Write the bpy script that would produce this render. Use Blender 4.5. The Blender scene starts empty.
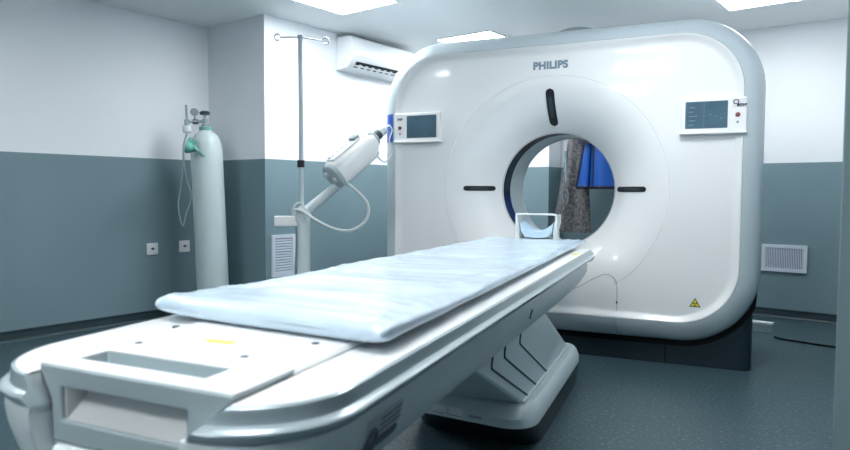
import bpy, bmesh, math, random
from mathutils import Vector, Matrix, noise
random.seed(4)
PI = math.pi
SC = bpy.context.scene
COL = SC.collection

# ------------------------------------------------------------------ materials
def lin(c):
    return tuple(((v/255)/12.92 if v/255 <= .04045 else ((v/255+.055)/1.055)**2.4) for v in c)

def mat(name, rgb, rough=.5, metal=0., spec=.5, coat=0., coat_rough=.1, bump=None, var=None, alpha=1., trans=0., emit=None):
    m = bpy.data.materials.new(name); m.use_nodes = True
    nt = m.node_tree; b = nt.nodes['Principled BSDF']
    col = lin(rgb)+(1,)
    b.inputs['Base Color'].default_value = col
    b.inputs['Roughness'].default_value = rough
    b.inputs['Metallic'].default_value = metal
    b.inputs['Specular IOR Level'].default_value = spec
    b.inputs['Coat Weight'].default_value = coat
    b.inputs['Coat Roughness'].default_value = coat_rough
    b.inputs['Alpha'].default_value = alpha
    b.inputs['Transmission Weight'].default_value = trans
    if emit:
        b.inputs['Emission Color'].default_value = lin(emit[0])+(1,)
        b.inputs['Emission Strength'].default_value = emit[1]
    tc = nt.nodes.new('ShaderNodeTexCoord')
    if var:   # (scale, amount) gentle colour variation of the material itself
        n = nt.nodes.new('ShaderNodeTexNoise'); n.inputs['Scale'].default_value = var[0]
        n.inputs['Detail'].default_value = 5
        nt.links.new(tc.outputs['Object'], n.inputs['Vector'])
        r = nt.nodes.new('ShaderNodeValToRGB')
        a = var[1]
        r.color_ramp.elements[0].position = .3; r.color_ramp.elements[1].position = .7
        r.color_ramp.elements[0].color = tuple(min(1, v*(1-a)) for v in col[:3])+(1,)
        r.color_ramp.elements[1].color = tuple(min(1, v*(1+a)) for v in col[:3])+(1,)
        nt.links.new(n.outputs['Fac'], r.inputs['Fac'])
        nt.links.new(r.outputs['Color'], b.inputs['Base Color'])
    if bump:  # (scale, strength)
        n = nt.nodes.new('ShaderNodeTexNoise'); n.inputs['Scale'].default_value = bump[0]
        n.inputs['Detail'].default_value = 4
        nt.links.new(tc.outputs['Object'], n.inputs['Vector'])
        u = nt.nodes.new('ShaderNodeBump'); u.inputs['Strength'].default_value = bump[1]
        u.inputs['Distance'].default_value = .01
        nt.links.new(n.outputs['Fac'], u.inputs['Height'])
        nt.links.new(u.outputs['Normal'], b.inputs['Normal'])
    return m

def wall_material():
    m = bpy.data.materials.new('two_tone_wall_paint'); m.use_nodes = True
    nt = m.node_tree; b = nt.nodes['Principled BSDF']
    g = nt.nodes.new('ShaderNodeNewGeometry'); s = nt.nodes.new('ShaderNodeSeparateXYZ')
    nt.links.new(g.outputs['Position'], s.inputs['Vector'])
    c = nt.nodes.new('ShaderNodeMath'); c.operation = 'GREATER_THAN'; c.inputs[1].default_value = 1.352
    nt.links.new(s.outputs['Z'], c.inputs[0])
    n = nt.nodes.new('ShaderNodeTexNoise'); n.inputs['Scale'].default_value = 1.7; n.inputs['Detail'].default_value = 6
    nt.links.new(g.outputs['Position'], n.inputs['Vector'])
    r = nt.nodes.new('ShaderNodeValToRGB')
    r.color_ramp.elements[0].position = .3; r.color_ramp.elements[1].position = .7
    r.color_ramp.elements[0].color = lin(WALL_LOW_A)+(1,); r.color_ramp.elements[1].color = lin(WALL_LOW_B)+(1,)
    nt.links.new(n.outputs['Fac'], r.inputs['Fac'])
    mx = nt.nodes.new('ShaderNodeMix'); mx.data_type = 'RGBA'
    nt.links.new(c.outputs[0], mx.inputs['Factor'])
    nt.links.new(r.outputs['Color'], mx.inputs['A'])
    mx.inputs['B'].default_value = lin(WALL_UP)+(1,)
    nt.links.new(mx.outputs['Result'], b.inputs['Base Color'])
    b.inputs['Roughness'].default_value = .55
    n2 = nt.nodes.new('ShaderNodeTexNoise'); n2.inputs['Scale'].default_value = 60
    nt.links.new(g.outputs['Position'], n2.inputs['Vector'])
    u = nt.nodes.new('ShaderNodeBump'); u.inputs['Strength'].default_value = .05; u.inputs['Distance'].default_value = .005
    nt.links.new(n2.outputs['Fac'], u.inputs['Height']); nt.links.new(u.outputs['Normal'], b.inputs['Normal'])
    return m

def floor_material():
    m = bpy.data.materials.new('speckled_vinyl'); m.use_nodes = True
    nt = m.node_tree; b = nt.nodes['Principled BSDF']
    g = nt.nodes.new('ShaderNodeNewGeometry')
    v = nt.nodes.new('ShaderNodeTexNoise'); v.inputs['Scale'].default_value = 55; v.inputs['Detail'].default_value = 2
    nt.links.new(g.outputs['Position'], v.inputs['Vector'])
    r = nt.nodes.new('ShaderNodeValToRGB'); e = r.color_ramp.elements
    e[0].position = .36; e[0].color = lin(FLOOR_A)+(1,)
    e[1].position = .60; e[1].color = lin(FLOOR_B)+(1,)
    x = e.new(.70); x.color = lin(FLOOR_C)+(1,)
    nt.links.new(v.outputs['Fac'], r.inputs['Fac'])
    nt.links.new(r.outputs['Color'], b.inputs['Base Color'])
    b.inputs['Roughness'].default_value = .38
    b.inputs['Specular IOR Level'].default_value = .35
    return m

WALL_UP = (236, 240, 244); WALL_LOW_A = (114, 138, 146); WALL_LOW_B = (120, 145, 153)
FLOOR_A = (54, 74, 82); FLOOR_B = (64, 86, 94); FLOOR_C = (104, 126, 132)
M = {}
M['wall'] = wall_material(); M['floor'] = floor_material()
M['ceiling'] = mat('ceiling_paint', (236, 240, 242), .75, bump=(40, .04))
M['base'] = mat('vinyl_baseboard', (46, 64, 70), .45)
M['bead'] = mat('baseboard_bead', (84, 104, 110), .4)
M['shell'] = mat('gloss_white_shell', (238, 240, 240), .3, coat=.6, coat_rough=.05)
M['rim'] = mat('satin_silver_shell', (188, 201, 207), .3, coat=.3, coat_rough=.2)
M['deck'] = mat('white_deck_plastic', (240, 241, 241), .35, coat=.2)
M['offwhite'] = mat('offwhite_plastic', (208, 220, 223), .4)
M['greyplastic'] = mat('pale_grey_plastic', (176, 190, 194), .45)
M['liner'] = mat('bore_liner_grey', (196, 208, 210), .4)
M['navy'] = mat('dark_scan_window', (14, 26, 52), .18)
M['black'] = mat('black_plastic', (16, 24, 28), .3)
M['dark'] = mat('dark_teal_plinth', (24, 42, 50), .4)
M['seam'] = mat('seam_grey', (168, 180, 184), .6)
M['groove'] = mat('groove_dark', (48, 64, 70), .6)
M['rust'] = mat('brown_trim', (70, 46, 42), .5)
M['screen'] = mat('screen_glass', (78, 106, 122), .15, var=(9, .12))
M['screenui'] = mat('screen_graphics', (100, 134, 148), .3)
M['letters'] = mat('lettering_blue_grey', (120, 140, 154), .4)
M['red'] = mat('red_button', (122, 70, 66), .4)
M['greybtn'] = mat('grey_button', (150, 160, 168), .4)
M['sticker'] = mat('sticker_ink', (52, 56, 66), .5)
M['stickerbg'] = mat('sticker_paper', (222, 224, 226), .5)
M['sidestk'] = mat('side_sticker_ink', (104, 108, 122), .5)
M['sidestkbg'] = mat('side_sticker_film', (196, 202, 208), .45)
M['yellow'] = mat('yellow_label', (238, 226, 96), .5)
M['warnyellow'] = mat('warning_yellow', (226, 214, 60), .45)
M['blue'] = mat('blue_panel', (30, 88, 186), .35)
M['rail'] = mat('anodised_rail', (178, 192, 198), .27, metal=.3, coat=.3)
M['skirt'] = mat('grey_white_skirt', (230, 238, 240), .4)
M['column'] = mat('grey_column_cover', (222, 232, 235), .45)
M['pad'] = mat('pale_blue_pad', (206, 226, 241), .42, coat=.75, coat_rough=.16, bump=(15, .9), var=(5, .10))
M['headpad'] = mat('blue_headrest_pad', (196, 222, 240), .6)
M['clear'] = mat('milky_plastic', (232, 240, 242), .3, alpha=.8)
M['chrome'] = mat('chrome', (180, 190, 194), .25, metal=.9)
M['steel'] = mat('grey_steel', (150, 164, 168), .35, metal=.5)
M['cyl'] = mat('painted_cylinder', (196, 211, 212), .35, var=(4, .05))
M['green'] = mat('green_mask', (104, 182, 164), .45)
M['tube'] = mat('clear_tubing', (196, 216, 220), .3, alpha=.75)
M['cable'] = mat('white_cable', (206, 214, 214), .45)
M['darkcable'] = mat('dark_cable', (120, 136, 142), .5)
M['shade_black'] = mat('matt_black', (5, 9, 12), .7, spec=.2)  # black of cable and plinth joint, also of the painted gap shadow
M['ac'] = mat('white_aircon_plastic', (240, 243, 245), .35)
M['vent'] = mat('vent_frame_white', (206, 214, 226), .5)
M['slat'] = mat('vent_slat', (206, 214, 228), .5)
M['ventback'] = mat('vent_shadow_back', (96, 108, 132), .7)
M['outlet'] = mat('outlet_plastic', (232, 236, 238), .4)
M['socket'] = mat('outlet_socket', (60, 74, 80), .5)
M['lampframe'] = mat('lamp_frame', (230, 234, 236), .5)
M['lamp'] = mat('lamp_diffuser', (255, 255, 255), .5, emit=((250, 253, 255), 9.0))
M['lampdim'] = mat('lamp_diffuser_soft', (255, 255, 255), .5, emit=((250, 253, 255), 5.6))
M['blueapron'] = mat('blue_vinyl_apron', (0, 78, 166), .4, bump=(12, .15))
M['bluetrim'] = mat('navy_binding', (6, 18, 52), .5)
M['greyapron'] = mat('mottled_grey_apron', (92, 91, 93), .6, var=(38, .75), bump=(30, .3))
M['strap'] = mat('grey_strap', (118, 140, 150), .6)
M['door'] = mat('grey_door_paint', (130, 152, 158), .5)

# ------------------------------------------------------------------ helpers
def obj(name, bm, m, parent=None, smooth=35, bevel=0, seg=2, subsurf=0):
    bmesh.ops.recalc_face_normals(bm, faces=bm.faces)
    me = bpy.data.meshes.new(name); bm.to_mesh(me); bm.free()
    if smooth:
        me.shade_smooth(); me.set_sharp_from_angle(angle=math.radians(smooth))
    for x in (m if isinstance(m, (list, tuple)) else [m]): me.materials.append(x)
    o = bpy.data.objects.new(name, me); COL.objects.link(o)
    if parent: o.parent = parent
    if bevel:
        d = o.modifiers.new('bevel', 'BEVEL'); d.width = bevel; d.segments = seg; d.limit_method = 'ANGLE'
        d.angle_limit = math.radians(40); d.harden_normals = False
    if subsurf:
        d = o.modifiers.new('sub', 'SUBSURF'); d.levels = subsurf; d.render_levels = subsurf
    return o

def tag(o, label, cat, group=None):
    o['label'] = label; o['category'] = cat
    if group: o['group'] = group
    return o

def thing(name, label, cat, loc, rz=0, group=None):
    o = bpy.data.objects.new(name, None); COL.objects.link(o)
    o.empty_display_size = .1
    o.location = loc; o.rotation_euler = (0, 0, rz)
    return tag(o, label, cat, group)

def struct(name, bm, m, parent=None, label=None, **k):
    o = obj(name, bm, m, parent, **k)
    if not parent: o['kind'] = 'structure'
    if label: o['label'] = label
    return o

def box(bm, x0, x1, y0, y1, z0, z1, mtx=None):
    vs = [bm.verts.new((x, y, z)) for x in (x0, x1) for y in (y0, y1) for z in (z0, z1)]
    for f in ((0, 1, 3, 2), (4, 6, 7, 5), (0, 4, 5, 1), (2, 3, 7, 6), (0, 2, 6, 4), (1, 5, 7, 3)):
        bm.faces.new([vs[i] for i in f])
    if mtx:
        for v in vs: v.co = mtx @ v.co
    return vs

def B(*a, **k):
    bm = bmesh.new(); box(bm, *a, **k); return bm

def loft(bm, rings, closed=True, cap=True):
    R = [[bm.verts.new(p) for p in r] for r in rings]
    n = len(R[0])
    for a, b in zip(R, R[1:]):
        for i in range(n if closed else n-1):
            j = (i+1) % n
            bm.faces.new((a[i], a[j], b[j], b[i]))
    if cap and closed:
        bm.faces.new(list(reversed(R[0]))); bm.faces.new(R[-1])
    return R

def frame_for(d):
    d = d.normalized(); up = Vector((0, 0, 1)) if abs(d.z) < .95 else Vector((0, 1, 0))
    a = d.cross(up).normalized(); b = a.cross(d).normalized(); return a, b

def rod(bm, p, q, r0, r1=None, n=20, cap=True):
    p, q = Vector(p), Vector(q); a, b = frame_for(q-p); r1 = r0 if r1 is None else r1
    loft(bm, [[c + (a*math.cos(2*PI*i/n)+b*math.sin(2*PI*i/n))*r for i in range(n)] for c, r in ((p, r0), (q, r1))], cap=cap)

def lathe(bm, prof, p, d, n=28):
    p, d = Vector(p), Vector(d).normalized(); a, b = frame_for(d)
    loft(bm, [[p+d*h + (a*math.cos(2*PI*i/n)+b*math.sin(2*PI*i/n))*max(r, 1e-4) for i in range(n)] for r, h in prof])

def smooth_path(pts, n=8, closed=False):
    P = [Vector(p) for p in pts]; out = []
    m = len(P)
    for i in range(m if closed else m-1):
        g = (lambda k: P[k % m]) if closed else (lambda k: P[min(max(k, 0), m-1)])
        a, b, c, d = g(i-1), g(i), g(i+1), g(i+2)
        for k in range(n):
            t = k/n
            out.append(.5*((2*b)+(c-a)*t+(2*a-5*b+4*c-d)*t*t+(3*b-a-3*c+d)*t**3))
    if not closed: out.append(P[-1])
    return out

def tube(bm, pts, r, n=8, closed=False):
    P = [Vector(p) for p in pts]; rings = []; m = len(P); a = None
    for i in range(m):
        t = (P[(i+1) % m]-P[i-1]) if closed else (P[min(i+1, m-1)]-P[max(i-1, 0)])
        if t.length < 1e-9: t = Vector((0, 0, 1))
        t.normalize()
        if a is None: a, _ = frame_for(t)
        a = (a - t*a.dot(t)).normalized(); b = t.cross(a)
        rr = r(i/(m-1)) if callable(r) else r
        rings.append([P[i]+(a*math.cos(2*PI*k/n)+b*math.sin(2*PI*k/n))*rr for k in range(n)])
    if closed: rings.append(rings[0]); 
    R = loft(bm, rings, cap=not closed)
    if closed: bmesh.ops.remove_doubles(bm, verts=R[0]+R[-1], dist=1e-6)

def prism(bm, pts, fa, fb):
    """closed outline extruded: fa, fb map a 2D point to the two faces"""
    loft(bm, [[fa(*p) for p in pts], [fb(*p) for p in pts]])

def rrect(hw, z0, z1, R, n=14):
    """rounded rectangle outline, counter-clockwise from right-bottom"""
    out = []
    for cx, cz, a0 in ((hw-R, z0+R, -PI/2), (hw-R, z1-R, 0), (-hw+R, z1-R, PI/2), (-hw+R, z0+R, PI)):
        for k in range(n+1):
            a = a0+PI/2*k/n; out.append((cx+R*math.cos(a), cz+R*math.sin(a)))
    return out

def bake(o, cutters=()):
    """apply boolean cuts so the object is one plain mesh"""
    for cbm in cutters:
        me = bpy.data.meshes.new('cut'); bmesh.ops.recalc_face_normals(cbm, faces=cbm.faces); cbm.to_mesh(me); cbm.free()
        c = bpy.data.objects.new('cut', me); COL.objects.link(c)
        c.matrix_world = o.matrix_basis if not o.parent else Matrix()
        par = o.parent; o.parent = None
        d = o.modifiers.new('b', 'BOOLEAN'); d.operation = 'DIFFERENCE'; d.solver = 'EXACT'; d.object = c
        bpy.context.view_layer.update()
        dg = bpy.context.evaluated_depsgraph_get()
        nm = bpy.data.meshes.new_from_object(o.evaluated_get(dg))
        o.modifiers.clear(); o.data = nm; o.parent = par
        bpy.data.objects.remove(c)
    o.data.shade_smooth(); o.data.set_sharp_from_angle(angle=math.radians(35))
    return o

def text_mesh(name, s, size, m, parent, mtx, extrude=.001, offset=0., squash=1.):
    cu = bpy.data.curves.new(name, 'FONT'); cu.body = s; cu.size = size; cu.extrude = extrude; cu.offset = offset
    cu.align_x = 'CENTER'; cu.align_y = 'CENTER'; cu.space_character = 1.06
    t = bpy.data.objects.new('t', cu); COL.objects.link(t); bpy.context.view_layer.update()
    me = bpy.data.meshes.new_from_object(t.evaluated_get(bpy.context.evaluated_depsgraph_get()))
    bpy.data.objects.remove(t)
    xs = [v.co.x for v in me.vertices]
    for v in me.vertices: v.co.x *= squash
    me.transform(mtx)
    me.materials.clear(); me.materials.append(m)
    o = bpy.data.objects.new(name, me); COL.objects.link(o)
    if parent: o.parent = parent
    return o

def dup(o, parent=None):
    c = o.copy(); COL.objects.link(c); c.parent = parent
    for ch in [x for x in bpy.data.objects if x.parent == o]: dup(ch, c)
    return c

# ------------------------------------------------------------------ calibrated positions
CAM = Vector((0, 0, 1.08))
CF = Vector((-0.61599964, 0.78621291, -0.04912948)); CR = Vector((0.78699408, 0.6169384, 0.00522834)); CU = Vector((-0.03442045, 0.03544395, 0.99877873))
GA = .23404930; GO = Vector((-2.06013896, 3.96575753, 0))          # gantry yaw and foot of its axis
TA = .28466385; TO = Vector((-1.9692402, 3.62761937, 0))           # table yaw and origin
XL = -5.192; YB = 6.423; XC = -4.406; YC = 3.481; ZC = 2.528; XP = -3.203; YP = 6.152

# ------------------------------------------------------------------ room shell
struct('floor', B(XL-.1, 1.9, -2.2, YB+.1, -.1, 0), M['floor'])
struct('ceiling', B(XL-.1, 1.9, -2.2, YB+.1, ZC, ZC+.1), M['ceiling'])
struct('wall_left', B(XL-.1, XL, -2.2, YB+.1, 0, ZC), M['wall'])
struct('wall_back', B(XL-.1, 1.9, YB, YB+.1, 0, ZC), M['wall'])
struct('wall_corner', B(XL, XC, YC, YB, 0, ZC), M['wall'], label='wall block boxed out of the left corner')
struct('wall_pier', B(XC, XP, YP, YB, 0, ZC), M['wall'], label='shallow wall pier behind the scanner')
struct('wall_right', B(-.222, -.12, 2.44, YB, 0, ZC), M['wall'])
struct('wall_near', B(XL-.1, 1.9, -2.3, -2.2, 0, ZC), M['wall'])
struct('wall_passage', B(1.8, 1.9, -2.2, YB, 0, ZC), M['wall'])
d = bmesh.new(); box(d, -.243, -.10, 2.36, 2.46, 0, 2.527)
struct('door_1', d, M['door'], label='grey painted door jamb at the right edge', bevel=.006)
def baseboard(name, pts):
    """cove strip following wall points (x, y) with the room on its left-hand side"""
    prof = [(0, 0), (.022, 0), (.022, .012), (.014, .02), (.012, .062), (.016, .068), (.016, .080), (0, .082)]
    bm = bmesh.new()
    for (a, b) in zip(pts, pts[1:]):
        a, b = Vector(a+(0,)), Vector(b+(0,)); t = (b-a).normalized(); n = Vector((-t.y, t.x, 0))
        loft(bm, [[p+n*o+Vector((0, 0, z)) for o, z in prof] for p in (a-t*.0, b)])
    struct(name, bm, M['base'])
    bm = bmesh.new()
    for (a, b) in zip(pts, pts[1:]):
        a, b = Vector(a+(0,)), Vector(b+(0,)); t = (b-a).normalized(); n = Vector((-t.y, t.x, 0))
        box_pts = [(.021, .001), (.026, .001), (.026, .010), (.021, .012)]
        loft(bm, [[p+n*o+Vector((0, 0, z)) for o, z in box_pts] for p in (a, b)])
    k = obj('bead', bm, M['bead'], bpy.data.objects[name])
baseboard('baseboard_left', [(XL, YC), (XL, -2.2)])
baseboard('baseboard_corner', [(XC, YP), (XC, YC), (XL, YC)])
baseboard('baseboard_back', [(-.222, YB), (XP, YB), (XP, YP), (XC, YP)])

# ------------------------------------------------------------------ ceiling lights (recessed 60 x 60 panels, lower face just under the ceiling)
lights = [(-3.6, 3.575, 'square ceiling light panel nearest the air conditioner and corner wall block'),
          (-3.53, 5.34, 'square ceiling light panel seen just above the scanner top, beyond its left shoulder'),
          (-1.08, 5.33, 'square ceiling light panel by the right back wall beyond the scanner'),
          (-3.6, .60, 'square ceiling light panel over the near left floor, mirrored in scanner shell'),
          (-1.05, .52, 'square ceiling light panel above the near end of table, mirrored in scanner shell'),
          (-1.08, 2.9, 'square ceiling light panel above the right side of the patient table'),
          (-1.05, -1.2, 'square ceiling light panel behind the camera, in line with the table end')]
proto = None
for x, y, lab in lights:
    if proto is None:
        proto = t = thing('ceiling_light', lab, 'ceiling light', (x, y, ZC), 0, 'square ceiling light panels')
        bm = bmesh.new()
        for a in ((-.31, .31, -.31, -.29), (-.31, .31, .29, .31), (-.31, -.29, -.29, .29), (.29, .31, -.29, .29)):
            box(bm, *a, -.008, .0)
        obj('frame', bm, M['lampframe'], t)
        obj('diffuser', B(-.29, .29, -.29, .29, -.004, 0), M['lamp'], t)
    else:
        t = dup(proto); t.location = (x, y, ZC); t['label'] = lab
        if x > -2 and y > 5.2:
            for ch in t.children:
                if ch.name.startswith('diffuser'):
                    ch.data = ch.data.copy(); ch.data.materials[0] = M['lampdim']

# ------------------------------------------------------------------ CT gantry
G = thing('ct_gantry', 'large white ring-shaped CT scanner with round bore and dark plinth', 'CT scanner', GO, GA)
CX = .007
HW, Z0, Z1, RF, ISO = 1.147, .286, 2.05, .35, 1.1035
def funnel(r):
    if r >= .75: return 0.
    return .21*((.75-r)/.352)**2.1
def bound(a):
    c, s = math.cos(a), math.sin(a)
    lo, hi = .7, 2.
    def inside(r):
        x, z = abs(r*c-CX), ISO+r*s
        if x > HW or z < Z0 or z > Z1: return False
        cx = HW-RF
        if x > cx and z < Z0+RF: return math.hypot(x-cx, z-Z0-RF) <= RF
        if x > cx and z > Z1-RF: return math.hypot(x-cx, z-Z1+RF) <= RF
        return True
    for _ in range(40):
        m = (lo+hi)/2
        if inside(m): lo = m
        else: hi = m
    return lo
def cover(yf, groove=True):
    N = 256; bm = bmesh.new(); rings = []
    angs = [2*PI*i/N for i in range(N)]; bd = [bound(a) for a in angs]
    rr = [.389, .395]+[.398+.348*(k/16) for k in range(17)]+[.7485, .7515, .754]
    for k, r in enumerate(rr):
        ring = []
        for a in angs:
            x, z = r*math.cos(a), ISO+r*math.sin(a)
            y = funnel(max(r, .398))+(.012 if k == 0 else .003 if k == 1 else 0)
            if .747 < r < .753 and groove and not (abs(x) < .44 and z < .56): y = .004
            ring.append((x, yf(y), z))
        rings.append(ring)
    for f in (.2, .5, .8, 1.):
        rings.append([((.754+(b-.062-.754)*f)*math.cos(a), yf(0), ISO+(.754+(b-.062-.754)*f)*math.sin(a)) for a, b in zip(angs, bd)])
    for q, y in ((.050, -.001), (.040, -.0045), (.030, -.010), (.020, -.017), (.011, -.0225), (.005, -.025), (.001, -.024), (0, -.020), (0, .03)):
        rings.append([((b-q)*math.cos(a), yf(y), ISO+(b-q)*math.sin(a)) for a, b in zip(angs, bd)])
    loft(bm, rings, cap=False); return bm
obj('front_cover', cover(lambda y: y), M['shell'], G, smooth=50)
obj('rear_cover', cover(lambda y: .93-y, False), M['shell'], G, smooth=50)
def outline(s):
    return [(x+CX, z) for x, z in rrect(HW+.117*s, Z0-.131*s, Z1+.107*s, RF+.10*s, 18)]
bm = bmesh.new()
rim = [(.02, .004), (-.016, .006), (-.0235, .014), (-.0225, .06), (-.017, .2), (-.005, .42), (.012, .64), (.035, .82), (.06, .93), (.09, .985), (.13, 1.), (.7, 1.), (.80, .93), (.87, .7), (.91, .35), (.925, .05), (.92, .0)]
loft(bm, [[(x, y, z) for x, z in outline(s)] for y, s in rim], cap=False)
obj('housing', bm, M['rim'], G, smooth=50)
bm = bmesh.new()
loft(bm, [[(x, y, z) for x, z in rrect(HW-.003, Z0+.003, Z1-.003, RF, 18)] for y in (.018, .9)], cap=False)
ring = [[(.40*math.cos(2*PI*i/96), y, ISO+.40*math.sin(2*PI*i/96)) for i in range(96)] for y in (.2, .74)]
obj('inner_frame', bm, M['groove'], G)
def ringpart(name, y0, y1, r, m, th=.012):
    bm = bmesh.new(); N = 128
    loft(bm, [[(q*math.cos(2*PI*i/N), y, ISO+q*math.sin(2*PI*i/N)) for i in range(N)] for q, y in ((r, y0), (r, y1), (r+th, y1), (r+th, y0), (r, y0))], cap=False)
    bmesh.ops.remove_doubles(bm, verts=bm.verts, dist=1e-6)
    return obj(name, bm, m, G)
ringpart('scan_window', .214, .40, .393, M['navy'])
ringpart('bore_liner', .40, .73, .395, M['liner'])
# plinth with an upper edge that follows the rounded lower corners of the shell
def arc_low(off, n=24, zmax=None):
    """lower half of the shell outline (right to left), pushed outwards by off"""
    hw, z0, R = HW+.117, Z0-.131, RF+.10
    pts = []
    for k in range(n+1):
        a = 0-PI/2*k/n; pts.append((hw-R+(R+off)*math.cos(a), z0+R+(R+off)*math.sin(a)))
    for k in range(n+1):
        a = -PI/2-PI/2*k/n; pts.append((-hw+R+(R+off)*math.cos(a), z0+R+(R+off)*math.sin(a)))
    return pts
up = [p for p in arc_low(-.012) if abs(p[0]) <= 1.238]
def po(hw): return [(max(-hw, min(hw, x)), z) for x, z in [(1.238, 0.0), (1.238, up[0][1]+.004)]+up+[(-1.238, up[-1][1]+.004), (-1.238, 0.0)]]
bm = bmesh.new()
loft(bm, [[(x, y, z) for x, z in po(hw)] for y, hw in ((.095, 1.17), (.0965, 1.185), (.102, 1.203), (.113, 1.220), (.13, 1.232), (.155, 1.238), (.84, 1.238))])
obj('plinth', bm, M['dark'], G)
bm = bmesh.new(); box(bm, .738, .744, .0935, .10, .005, .14); obj('plinth_joint', bm, M['shade_black'], G)
ai, ao = arc_low(-.03), arc_low(.034)
def taper(p, q, k, n):
    t = min(1, min(k, n-1-k)/7); return (p[0]+(q[0]-p[0])*t, p[1]+(q[1]-p[1])*t)
n = len(ai); ao = [taper(ai[k], ao[k], k, n) for k in range(n)]
bm = bmesh.new()
loft(bm, [[(a[0], .105, a[1]), (b[0], .085, b[1]), (b[0], .78, b[1]), (a[0], .78, a[1])] for a, b in zip(ai, ao)])
obj('shade_black', bm, M['shade_black'], G)  # black strip standing in for the shadow in the gap between shell and plinth
# hatch seam around the table docking area
half = [(.452, .292), (.450, .40), (.448, .49), (.432, .535), (.395, .556), (.35, .552), (.27, .51), (.214, .473), (.12, .435), (0, .42)]
pts = smooth_path([(x, -.0005, z) for x, z in half]+[(-x, -.0005, z) for x, z in reversed(half[:-1])], 5)
bm = bmesh.new(); tube(bm, [Vector((p.x, funnel(math.hypot(p.x, p.z-ISO))+.0005, p.z)) for p in pts], .0028, 6)
obj('hatch_seam', bm, M['seam'], G)
for sx in (1, -1):
    bm = bmesh.new()
    pth = [(sx*.452, y, Z0-.131*s) for y, s in rim[3:10]]
    tube(bm, [(x, y-.001, z) for x, y, z in pth], .0035, 6)
    obj('hatch_seam', bm, M['seam'], G)
bm = bmesh.new(); box(bm, .445, .455, -.002, .004, .375, .39); obj('hatch_latch', bm, M['groove'], G)
# laser slots lying on the funnel surface
def slot(name, cx, cz, L, Wd, vertical):
    out = []
    for k in range(15): a = -PI/2+PI*k/14; out.append((L/2-Wd/2+Wd/2*math.cos(a), Wd/2*math.sin(a)))
    for k in range(15): a = PI/2+PI*k/14; out.append((-L/2+Wd/2+Wd/2*math.cos(a), Wd/2*math.sin(a)))
    def strip(scL, scW, lift, m, nm, par):
        bm = bmesh.new(); rows = []
        nu = 24
        for i in range(nu+1):
            u = -L/2*scL+L*scL*i/nu
            e = max(0, abs(u)-(L*scL/2-Wd*scW/2)); hw_ = math.sqrt(max((Wd*scW/2)**2-e*e, 1e-8))
            row = []
            for v in (-hw_, -hw_, -hw_*.5, 0, hw_*.5, hw_, hw_):
                x, z = (cx+v, cz+u) if vertical else (cx+u, cz+v)
                row.append([x, funnel(math.hypot(x, z-ISO)), z])
            for j, r in enumerate(row): r[1] += (.004 if j in (0, 6) else -lift)
            rows.append(row)
        loft(bm, rows, closed=False, cap=False)
        return obj(nm, bm, m, par)
    s = strip(1, 1, .006, M['black'], name, G)
    strip(.55, .42, .0075, M['groove'], 'laser_window', s)
    return s
slot('positioning_slot', -.524, 1.112, .192, .034, False)
slot('positioning_slot', .511, 1.108, .204, .034, False)
slot('positioning_slot', -.008, 1.655, .235, .056, True)
# control panels
def control_panel(sx):
    x0, x1 = (.803, 1.163); z0, z1 = 1.449, 1.652
    def bx_(a, b, *r):
        return B(min(sx*a, sx*b), max(sx*a, sx*b), *r)
    p = obj('control_panel', bx_(x0, x1, -.034, .004, z0, z1), M['deck'], G, bevel=.008, seg=3)
    obj('panel_ledge', bx_(x0-.008, x1-.0, -.046, .0, z0-.012, z0+.004), M['deck'], p, bevel=.004)
    sc = obj('screen', bx_(x0+.024, 1.06, -.037, -.032, 1.472, 1.632), M['screen'], p, bevel=.002)
    bm = bmesh.new()
    if sx > 0:
        for x in (.835, .93): box(bm, x, x+.002, -.0382, -.0365, 1.48, 1.625)
        for k in range(5): box(bm, .845, .87+.012*(k % 3), -.0382, -.0365, 1.49+.026*k, 1.496+.026*k)
        for k in range(3): box(bm, .96+.03*k, .972+.03*k, -.0382, -.0365, 1.55-.012*k, 1.555-.012*k)
    else:
        for a in range(20):
            t = 2*PI*a/20; box(bm, -.862+.012*math.cos(t)-.0015, -.862+.012*math.cos(t)+.0015, -.0382, -.0365, 1.495+.014*math.sin(t)-.0015, 1.495+.014*math.sin(t)+.0015)
    obj('screen_graphics', bm, M['screenui'] if sx > 0 else M['groove'], sc)
    bx = 1.114 if sx > 0 else 1.115
    bm = bmesh.new(); lathe(bm, [(.0135, 0), (.0135, .008), (.010, .010), (0, .010)], (sx*bx, -.033, 1.546), (0, -1, 0)); obj('button', bm, M['red'], p)
    bm = bmesh.new(); lathe(bm, [(.0075, 0), (.0075, .005), (0, .006)], (sx*bx, -.033, 1.503), (0, -1, 0)); obj('button', bm, M['greybtn'], p)
    mx = Matrix.Translation((sx*1.122, -.0236, 1.612)) @ Matrix.Rotation(PI/2, 4, 'X')
    if sx > 0:
        s = obj('sticker', B(1.083, 1.160, -.0355, -.033, 1.588, 1.640), M['stickerbg'], p)
        bm = bmesh.new(); c = (1.104, -.0362, 1.621)
        tube(bm, [(c[0]+.014*math.cos(2*PI*i/24), c[1], c[2]+.012*math.sin(2*PI*i/24)) for i in range(24)], .0028, 6, True)
        tube(bm, [(1.112, -.0362, 1.613), (1.122, -.0362, 1.602)], .003, 6)
        obj('emblem', bm, M['sticker'], s)
        text_mesh('lettering', 'smg', .032, M['sticker'], s, Matrix.Translation((1.134, -.0364, 1.604)) @ Matrix.Rotation(PI/2, 4, 'X'), .0006, .0016)
    else:
        bm = bmesh.new()
        for k in range(4): box(bm, -1.135+.011*k, -1.128+.011*k, -.0352, -.033, 1.598+.004*(k % 2), 1.618-.003*(k % 2))
        obj('symbol_label', bm, M['sticker'], p)
    return p
control_panel(1).location.x = .008; control_panel(-1).location.x = .020
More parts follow.
